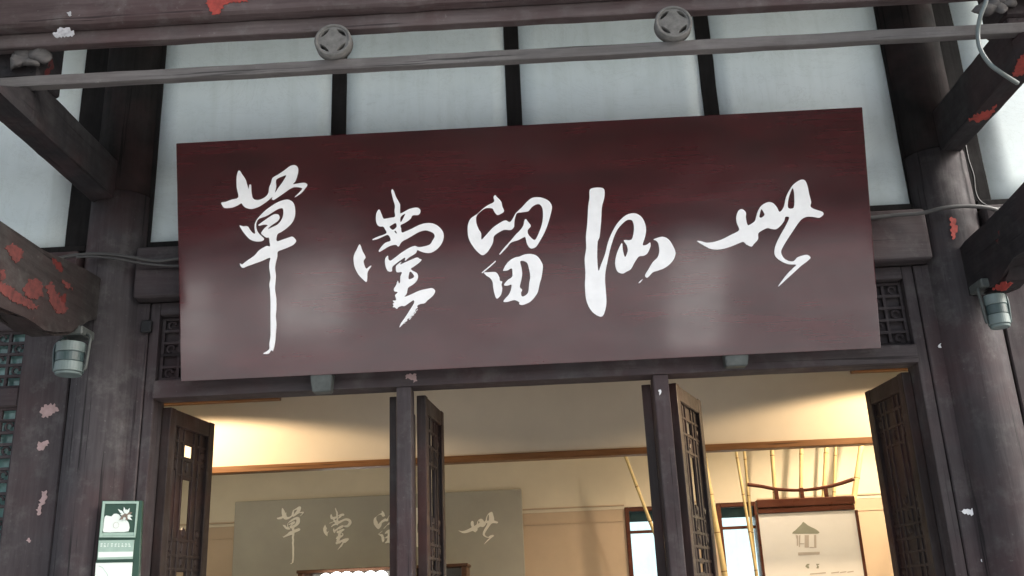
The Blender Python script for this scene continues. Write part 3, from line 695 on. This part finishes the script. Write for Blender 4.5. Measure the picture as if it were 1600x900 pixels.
tube('horn_crest', WSTAND, st, pts, .012, 8, taper=[.0105+.003*abs(2*k/36-1) for k in range(37)])
def printp(name, mat, outline, parent, y=YP-.0075, smooth=1):
    pr = [[(lambda p: (p.x, p.z))(aty(u, v, y)) for u, v in r] for r in outline]
    return flat(name, mat, parent, pr, .0012, lambda x, h: (x, y, h), smooth=smooth, normal=(0, 1, 0))
q0, qs = (1160, 730), 5.295
printp('printed_roof', MPRINT, [Z([(505,452),(540,480),(580,500),(610,515),(638,540),(620,550),(520,550),(412,550),(440,520),(470,490),(490,470)], q0, qs)], st, smooth=2)
for pl, mt in (([(440,560),(462,565),(462,650),(450,650),(450,600)], MPRINT2), ([(515,562),(550,562),(550,665),(515,665)], MPRINT2), ([(592,560),(610,560),(612,668),(594,668)], MPRINT2), ([(468,630),(512,630),(512,636),(468,636)], MPRINT2),
               ([(555,660),(592,660),(592,668),(555,668)], MPRINT2), ([(460,705),(640,700),(638,722),(462,730)], MPRINT2), ([(468,565),(480,560),(476,660),(468,660)], MPRINT2)):
    printp('printed_pavilion_line', mt, [Z(pl, q0, qs)], st)
printp('printed_mark', MPRINT, [Z([(520,820),(535,800),(555,800),(553,812),(540,815),(552,822),(552,838),(538,836)], q0, qs)], st)
printp('printed_mark', MPRINT, [Z([(610,800),(636,800),(634,808),(622,812),(634,822),(630,838),(612,836),(618,818)], q0, qs)], st)
for a_, b_ in ((560, 690), (735, 800), (808, 860), (868, 920)):
    printp('printed_line', MPRINT2, [Z([(a_, 888-(a_-560)*.05), (b_, 884-(b_-560)*.05), (b_, 875-(b_-560)*.05), (a_, 880-(a_-560)*.05)], q0, qs)], st)

# brown cabinet with a row of glowing globes
YCB = 3.0
ca, cb = aty(463, 889, YCB), aty(731, 882, YCB); zc = (ca.z+cb.z)/2
cab = empty('display_cabinet', ((ca.x+cb.x)/2, YCB, .012)); tag(cab, 'brown wooden cabinet frame below the inner name panel', 'cabinet')
box('top_rail', WCAB, cab, ca.x, cb.x, YCB, YCB+.32, zc-.022, zc, bev=.004)
for x in (ca.x+.01, -.98, cb.x-.05): box('cabinet_post', WCAB, cab, x, x+.04, YCB+.004, YCB+.31, .012, zc-.0225, bev=.004)
box('back_panel', MSIGN, cab, ca.x+.012, cb.x-.012, YCB+.312, YCB+.32, .012, zc-.0225, bev=0)
box('shelf', WCAB, cab, ca.x+.052, -.982, YCB+.01, YCB+.31, 1.60, 1.63, bev=.003)
for k, u in enumerate((508, 525, 541, 559, 578, 595)):
    p = aty(u, 900-k*.5, YCB-.09)
    bm = bmesh.new(); bmesh.ops.create_uvsphere(bm, u_segments=20, v_segments=12, radius=.049 if k else .042, matrix=Matrix.Translation(p+Vector((0, .02, -.022))))
    bmesh.ops.create_cone(bm, cap_ends=True, segments=12, radius1=.03, radius2=.03, depth=.05, matrix=Matrix.Translation(p+Vector((0, .02, -.08))))
    o = fin(bm, 'globe_lamp', MGLOBE, None, True)
    tag(o, ['white glowing globe, leftmost of the row in front of the brown cabinet', 'white glowing globe, second from the left in the row at the cabinet', 'white glowing globe, third from the left in the row at the cabinet', 'white glowing globe, fourth from the left in the row at the cabinet', 'white glowing globe, fifth from the left in the row at the cabinet', 'white glowing globe, rightmost of the row, beside the first door post'][k], 'lamp', 'row of glowing globes at the cabinet')
box('lamp_bar', WCAB, cab, ca.x+.1, -.95, YCB-.11, YCB-.03, zc-.24, zc-.21, bev=.003)

# ------------------------------------------------------------------ spotlights in front of the columns
def spot(u0, u1, v0, v1, y, side, lab):
    a, b = aty(u0, v0, y), aty(u1, v1, y); cx = (a.x+b.x)/2; r = (b.x-a.x)/2*.90; z1, z0 = a.z, b.z; h = z1-z0
    t = empty('spotlight', (cx, y, z0)); tag(t, lab, 'spotlight', 'round spotlights in front of the columns')
    def ring(name, mat, za, zb, ra, rb):
        bm = bmesh.new(); bmesh.ops.create_cone(bm, cap_ends=True, segments=32, radius1=ra, radius2=rb, depth=zb-za, matrix=Matrix.Translation((cx, y, (za+zb)/2)))
        bmesh.ops.bevel(bm, geom=[e for e in bm.edges if len(e.link_faces) == 2 and any(len(f.verts) > 8 for f in e.link_faces)], offset=.0025, segments=1, affect='EDGES')
        fin(bm, name, mat, t)
    ring('pale_band', MLAMP1, z0+h*.66, z1, r*.93, r*.93); ring('dark_body', MLAMP2, z0+h*.34, z0+h*.655, r*.90, r*.90); ring('pale_band', MLAMP1, z0, z0+h*.335, r*.93, r*.90)
    ring('lens', MLAMP1, z0-.012, z0-.0005, r*.8, r*.85)
    pts = [(cx+side*r*1.02, y, z0+.01), (cx+side*r*1.12, y, z0+h*.2), (cx+side*r*1.22, y, z1-.01), (cx+side*r*1.15, y+.01, z1+.03), (cx+side*r*.6, y+.03, z1+.05)]
    tube('bracket', MSTEEL, t, pts, .007, 6)
    tube('bracket', MLAMP2, t, [(cx-side*r*1.0, y, z0+.01), (cx-side*r*1.08, y, z1-.01), (cx-side*r*.6, y+.03, z1+.04)], .006, 6)
    box('mount', MSTEEL, t, cx-.05, cx+.05, y-.02, y+.10, z1+.035, z1+.075, bev=.005)
spot(86, 133, 538, 581, -.27, 1, 'teal-grey round spotlight hanging under the red-flaked beam on the left column')
spot(1533, 1582, 463, 507, -.30, -1, 'teal-grey round spotlight hanging under the dark beam on the right column')
jb = box('black_box', MBLACK, None, -1.797, -1.748, -.058, -.0365, 2.838, 2.895, bev=.004)
tag(jb, 'small black box on the left jamb beside the name board', 'junction box')

# ------------------------------------------------------------------ cables
def cable(name, pts, r, mat, lab, cat='cable'):
    bm = bmesh.new(); addtube(bm, smoothline(pts, 8), r, 8); o = fin(bm, name, mat, None, True); tag(o, lab, cat); return o
cable('cable', [aty(70, 408, -.19)]+[aty(u, v, y) for u, v, y in ((90,404,-.18),(110,400,-.16),(140,397,-.16),(175,398,-.16),(210,403,-.15),(245,408,-.13),(280,404,-.12),(330,402,-.115))], .009, MCABLE, 'grey cable running round the left column and along the beam behind the board')
cable('cable', [aty(u, v, y) for u, v, y in ((120,402,-.165),(150,401,-.165),(190,406,-.165),(225,412,-.14),(262,415,-.125),(300,416,-.118))], .006, MCABLE, 'thinner grey cable sagging just below the thick one at the left column')
cable('cable', [aty(u, v, y) for u, v, y in ((1330,343,-.115),(1365,340,-.115),(1400,336,-.12),(1440,333,-.14),(1475,325,-.17),(1510,322,-.17),(1545,325,-.16),(1580,334,-.14),(1640,338,-.13))], .010, MCABLE, 'grey cable running round the right column along the beam')
cable('cable', [aty(u, v, y) for u, v, y in ((1508,225,-.10),(1513,250,-.11),(1521,275,-.11),(1524,300,-.11),(1533,316,-.11),(1556,325,-.11),(1600,322,-.06))], .005, MBLACK, 'thin black wire dropping beside the right column from the cross beam')
cable('conduit', [aty(u, v, y) for u, v, y in ((1546,-40,-1.03),(1541,0,-1.03),(1532,25,-1.02),(1528,50,-1.0),(1531,75,-1.0),(1545,98,-1.0),(1562,112,-1.0),(1590,130,-.95))], .0085, MCOND, 'pale grey flexible conduit looping over the thin rail at upper right', 'conduit')

# ------------------------------------------------------------------ plaques on the left jamb
YQ = -.150
pq = empty('notice_plaque', (-1.79, YQ, 1.75)); tag(pq, 'dark green plaque with a white pot and flower picture on the left jamb', 'plaque')
def quad(name, mat, cs, y, par, d=.006, y2=None):
    pr = [[(lambda p: (p.x, p.z))(aty(u, v, y)) for u, v in cs]]
    return flat(name, mat, par, pr, d, lambda x, h: (x, y, h), smooth=1, normal=(0, 1, 0))
p0, ps = (140, 770), 6.92
def ZP(l): return Z(l, p0, ps)
quad('backing', MGREEN, ZP([(135,85),(565,85),(530,905),(490,1100),(40,1100),(60,900)]), YQ, pq, .02)
o = flat('picture_frame', MPALEG, pq, [[(lambda p: (p.x, p.z))(aty(u, v, YQ-.006)) for u, v in ZP(r)] for r in ([(143,92),(528,92),(492,482),(105,482)], [(165,118),(508,115),(478,462),(130,465)])], .006, lambda x, h: (x, YQ-.006, h), smooth=1, normal=(0, 1, 0))
pic = quad('picture', MGREEN, ZP([(166,119),(507,116),(477,461),(131,464)]), YQ-.002, pq, .002)
quad('picture_pale_strip', MPALEG, ZP([(140,432),(480,428),(477,460),(132,463)]), YQ-.003, pq, .001)  # pale green strip along the bottom of the picture
flat('pot_picture', MPWHITE, pq, [[(lambda p: (p.x, p.z))(aty(u, v, YQ-.0045)) for u, v in ZP([(160,270),(180,245),(235,255),(262,228),(310,230),(340,262),(380,285),(412,310),(425,340),(420,415),(300,424),(150,425),(148,380)])]], .002, lambda x, h: (x, YQ-.0045, h), smooth=2, normal=(0, 1, 0))
bm = bmesh.new(); n = 40
pcx, pcz = (lambda p: (p.x, p.z))(aty(*ZP([(285, 350)])[0], YQ-.006))
addtube(bm, [(pcx+.012*math.cos(2*math.pi*k/20), YQ-.005, pcz+.012*math.sin(2*math.pi*k/20)) for k in range(21)], .0007, 4); fin(bm, 'pot_outline', MPRINT2, pq)
fcx, fcy = 388, 245
for k, (ang, L) in enumerate(((100,95),(60,95),(25,85),(-5,80),(-35,90),(-70,60),(140,110),(165,60),(215,85),(250,60),(80,70),(195,50))):
    a = R(ang); ca_, sa_ = math.cos(a), -math.sin(a); wd_ = 15
    r = [(fcx, fcy), (fcx+ca_*L*.55-sa_*wd_, fcy+sa_*L*.55+ca_*wd_), (fcx+ca_*L, fcy+sa_*L), (fcx+ca_*L*.55+sa_*wd_, fcy+sa_*L*.55-ca_*wd_)]
    y = YQ-.0062-.0004*k
    flat('petal', MPWHITE if k % 3 != 2 else MFLOW, pq, [[(lambda p: (p.x, p.z))(aty(u, v, y)) for u, v in ZP(r)]], .0003, lambda x, h, y=y: (x, y, h), smooth=1, normal=(0, 1, 0))
quad('flower_heart', MFLOW, ZP([(365,232),(388,222),(410,235),(412,258),(390,268),(366,258)]), YQ-.0118, pq, .0003)
cap = quad('caption_strip', MPALEG, ZP([(100,515),(482,510),(465,715),(85,722)]), YQ-.003, pq, .002)
quad('caption_smear', MPWHITE, ZP([(95,640),(470,635),(466,690),(90,700)]), YQ-.0037, pq, .0005)['label'] = 'pale smear of light print on the caption strip'  # paler strip across the lower caption
random.seed(11)
for k in range(9):
    x = 118+k*38; 
    for j in range(3):
        xx = x+random.uniform(-3, 3); yy = 548+j*14+random.uniform(-2, 2); ww = random.uniform(10, 24)
        quad('caption_character', MPWHITE, ZP([(xx, yy), (xx+ww, yy-1), (xx+ww, yy+6), (xx, yy+7)]), YQ-.0036, pq, .0004)
wq = empty('white_notice', (-1.79, YQ, 1.6)); tag(wq, 'white notice sheet in a clear holder just below the green plaque', 'notice')
quad('sheet', MPWHITE, ZP([(68,758),(462,750),(440,1090),(45,1090)]), YQ-.004, wq, .003)
quad('holder', MGREEN, ZP([(60,752),(482,745),(478,749),(62,757)]), YQ-.006, wq, .005)
tube('printed_curve', MPALEG, wq, [aty(*ZP([q])[0], YQ-.0045) for q in ((100,790),(140,810),(165,845),(190,880),(200,930))], .0008, 4)

# ------------------------------------------------------------------ flaked paint
YJ = -.0325
def ragged(poly, amt=.30):
    out = []; n = len(poly)
    for i in range(n):
        a, b = poly[i], poly[(i+1) % n]; L = math.hypot(b[0]-a[0], b[1]-a[1]); m = max(2, int(L/2.2))
        for k in range(m):
            t = k/m; j = random.uniform(-amt, amt)*min(L, 8)
            out.append((a[0]+(b[0]-a[0])*t-(b[1]-a[1])/max(L, .1)*j, a[1]+(b[1]-a[1])*t+(b[0]-a[0])/max(L, .1)*j))
    return out
def chip(poly, y, mat, lab=None, sc=1.0):
    poly = ragged(poly)
    cx = sum(p[0] for p in poly)/len(poly); cy = sum(p[1] for p in poly)/len(poly)
    ps = []
    for (u, v) in poly:
        q = aty(cx+(u-cx)*sc, cy+(v-cy)*sc, y); ps.append((q.x, q.z))
    return flat('paint_flake', mat, hall, [ps], .0025, lambda x, h: (x, y, h), smooth=1, normal=(0, 1, 0))
chip([(63,638),(72,632),(84,631),(91,640),(82,646),(75,653),(66,651),(63,645)], YJ, MCHIPP)
chip([(58,692),(66,689),(77,690),(72,698),(64,704),(57,700)], YJ, MCHIPP)
chip([(65,768),(71,766),(72,778),(67,790),(62,803),(56,804),(60,790),(63,780)], YJ, MCHIPP)
chip([(40,843),(46,840),(49,845),(44,849)], YJ, MCHIPP)
chip([(192,523),(196,521),(200,524),(196,527)], -.0375, MCHIPW); chip([(199,537),(202,535),(204,538),(201,541)], -.0375, MCHIPW)
chip([(1500,800),(1509,795),(1524,795),(1526,803),(1518,806),(1508,802)], -.0375, MCHIPW)
chip([(1534,872),(1540,874),(1544,881),(1541,884),(1535,880)], -.0375, MCHIPW)
chip([(1544,893),(1556,892),(1556,900),(1546,899)], -.0375, MCHIPW)
chip([(1467,538),(1470,536),(1471,542),(1467,543)], -.0375, MCHIPW)
chip([(1028,610),(1031,609),(1033,615),(1030,618)], -.0475, MCHIPW)
chip([(630,585),(652,583),(654,598),(648,599),(642,593),(631,592)], -.0525, MCHIPP, sc=.8)
YE = -.9935
chip([(322,2),(328,-6),(384,-8),(388,4),(375,2),(352,6),(344,20),(334,23),(327,16)], YE, MCHIPR)
MCHIPG = plain('chalky_patch', (.36, .36, .38), .9, var=.3, sc=60)
chip([(82,52),(90,46),(98,42),(108,44),(116,50),(112,56),(98,57),(86,58)], YE, MCHIPG)
chip([(104,20),(109,18),(112,24),(107,26)], YE, MCHIPG)
# red undercoat showing on the right cross beam and the curved beam ends
def chipx(poly, x, mat):
    poly = ragged(poly)
    ps = []
    for (u, v) in poly:
        d = ray(u, v); q = CAM+d*(x/d.x); ps.append((q.y, q.z))
    s = 1 if x < 0 else -1
    return flat('paint_flake', mat, hall, [ps], .003, lambda a, h: (x, a, h), smooth=1, normal=(-1 if x < 0 else 1, 0, 0))
def chipz(poly, z, mat):
    poly = ragged(poly)
    ps = []
    for (u, v) in poly:
        d = ray(u, v); q = CAM+d*((z-CAM.z)/d.z); ps.append((q.x, q.y))
    return flat('paint_flake', mat, hall, [ps], .003, lambda a, h: (a, h, z), smooth=1, normal=(0, 0, 1))
chipz([(1514,186),(1525,178),(1548,172),(1556,163),(1558,168),(1548,182),(1530,190),(1516,190)], 3.5105, MCHIPR)
chipz([(1584,112),(1592,92),(1600,84),(1610,90),(1606,115),(1590,121),(1582,120)], 3.5105, MCHIPR)
for pl in ([(8,388),(20,380),(38,392),(36,402),(26,410),(16,400)], [(0,440),(20,450),(40,466),(62,480),(50,484),(28,474),(8,462),(-6,452)], [(36,452),(48,434),(64,440),(68,462),(52,468),(40,462)], [(72,446),(80,440),(92,465),(106,482),(102,492),(88,488),(78,470)], [(96,436),(106,440),(114,452),(104,450)], [(0,420),(8,422),(10,436),(0,440)]):
    chipx(pl, -1.9675, MCHIPD)
chip([(138,468),(144,464),(150,466),(148,472),(141,474)], -.14, MCHIPR)
chip([(1484,342),(1488,338),(1494,346),(1495,362),(1490,374),(1486,366)], -.128, MCHIPR)
chipx([(1556,447),(1566,440),(1580,442),(1576,450),(1562,455),(1550,452)], 1.9275, MCHIPR)

# ------------------------------------------------------------------ courtyard seen only in reflections: far hedge and added white reflector patches
bm = bmesh.new()
bmesh.ops.create_grid(bm, x_segments=80, y_segments=14, size=1, matrix=Matrix.Identity(4))
for v in bm.verts:
    x, z = v.co.x*45, (v.co.y+1)*3.4
    n = noise.noise(Vector((x*.25, z*.5, 0)))*1.4
    v.co = Vector((x, -30+n+z*.35, z + (noise.noise(Vector((x*.18, 5, 0)))*1.8 if z > 5 else 0)))
h = fin(bm, 'tree_line', MLEAF, None); tag(h, kind='structure')

def backdrop_wall(x0, x1, y, h, lab):
    t = empty('bright_backdrop_wall', ((x0+x1)/2, y, 0)); tag(t, lab, 'added backdrop wall')
    box('wall', PLASTER, t, x0, x1, y-.15, y+.15, 0, h, bev=.01)
    bm = bmesh.new(); addprism(bm, [(x0-.1, y-.3, h+.001), (x0-.1, y+.3, h+.001), (x0-.1, y, h+.25)], (x1-x0+.2, 0, 0)); fin(bm, 'backdrop_coping', MTILE, t)
backdrop_wall(-12, 14, 16, 5.0, 'added white wall with dark tile coping that brightens the rear windows')  # added sunlit wall, put there to whiten the view through the windows
def refl(u, v, y):
    d = ray(u, v).normalized(); t = (O-CAM).dot(NRM)/d.dot(NRM); p = CAM+d*t; q = d-NRM*2*d.dot(NRM); return p+q*((y-p.y)/q.y)
for (ua, ub, va, vb) in ((440, 540, 385, 520), (1040, 1125, 350, 540), (284, 320, 440, 560)):  # ground patches added so the board mirrors them as bright blotches
    q = []
    for u, v in ((ua, va), (ub, va), (ub, vb), (ua, vb)):
        d = ray(u, v).normalized(); t = (O-CAM).dot(NRM)/d.dot(NRM); p = CAM+d*t; k = d-NRM*2*d.dot(NRM); h = p+k*(p.z/-k.z); q.append((h.x, max(-29, h.y)))
    x0 = min(a[0] for a in q[2:]); x1 = max(a[0] for a in q[2:]); y0 = q[0][1]; y1 = q[2][1]
    bm = bmesh.new(); addprism(bm, [(q[0][0], y0, .004), (q[1][0], y0, .004), (q[2][0], y1, .004), (q[3][0], y1, .004)], (0, 0, .02))
    o = fin(bm, 'reflection_patch', MPATCH, None); o['kind'] = 'structure'
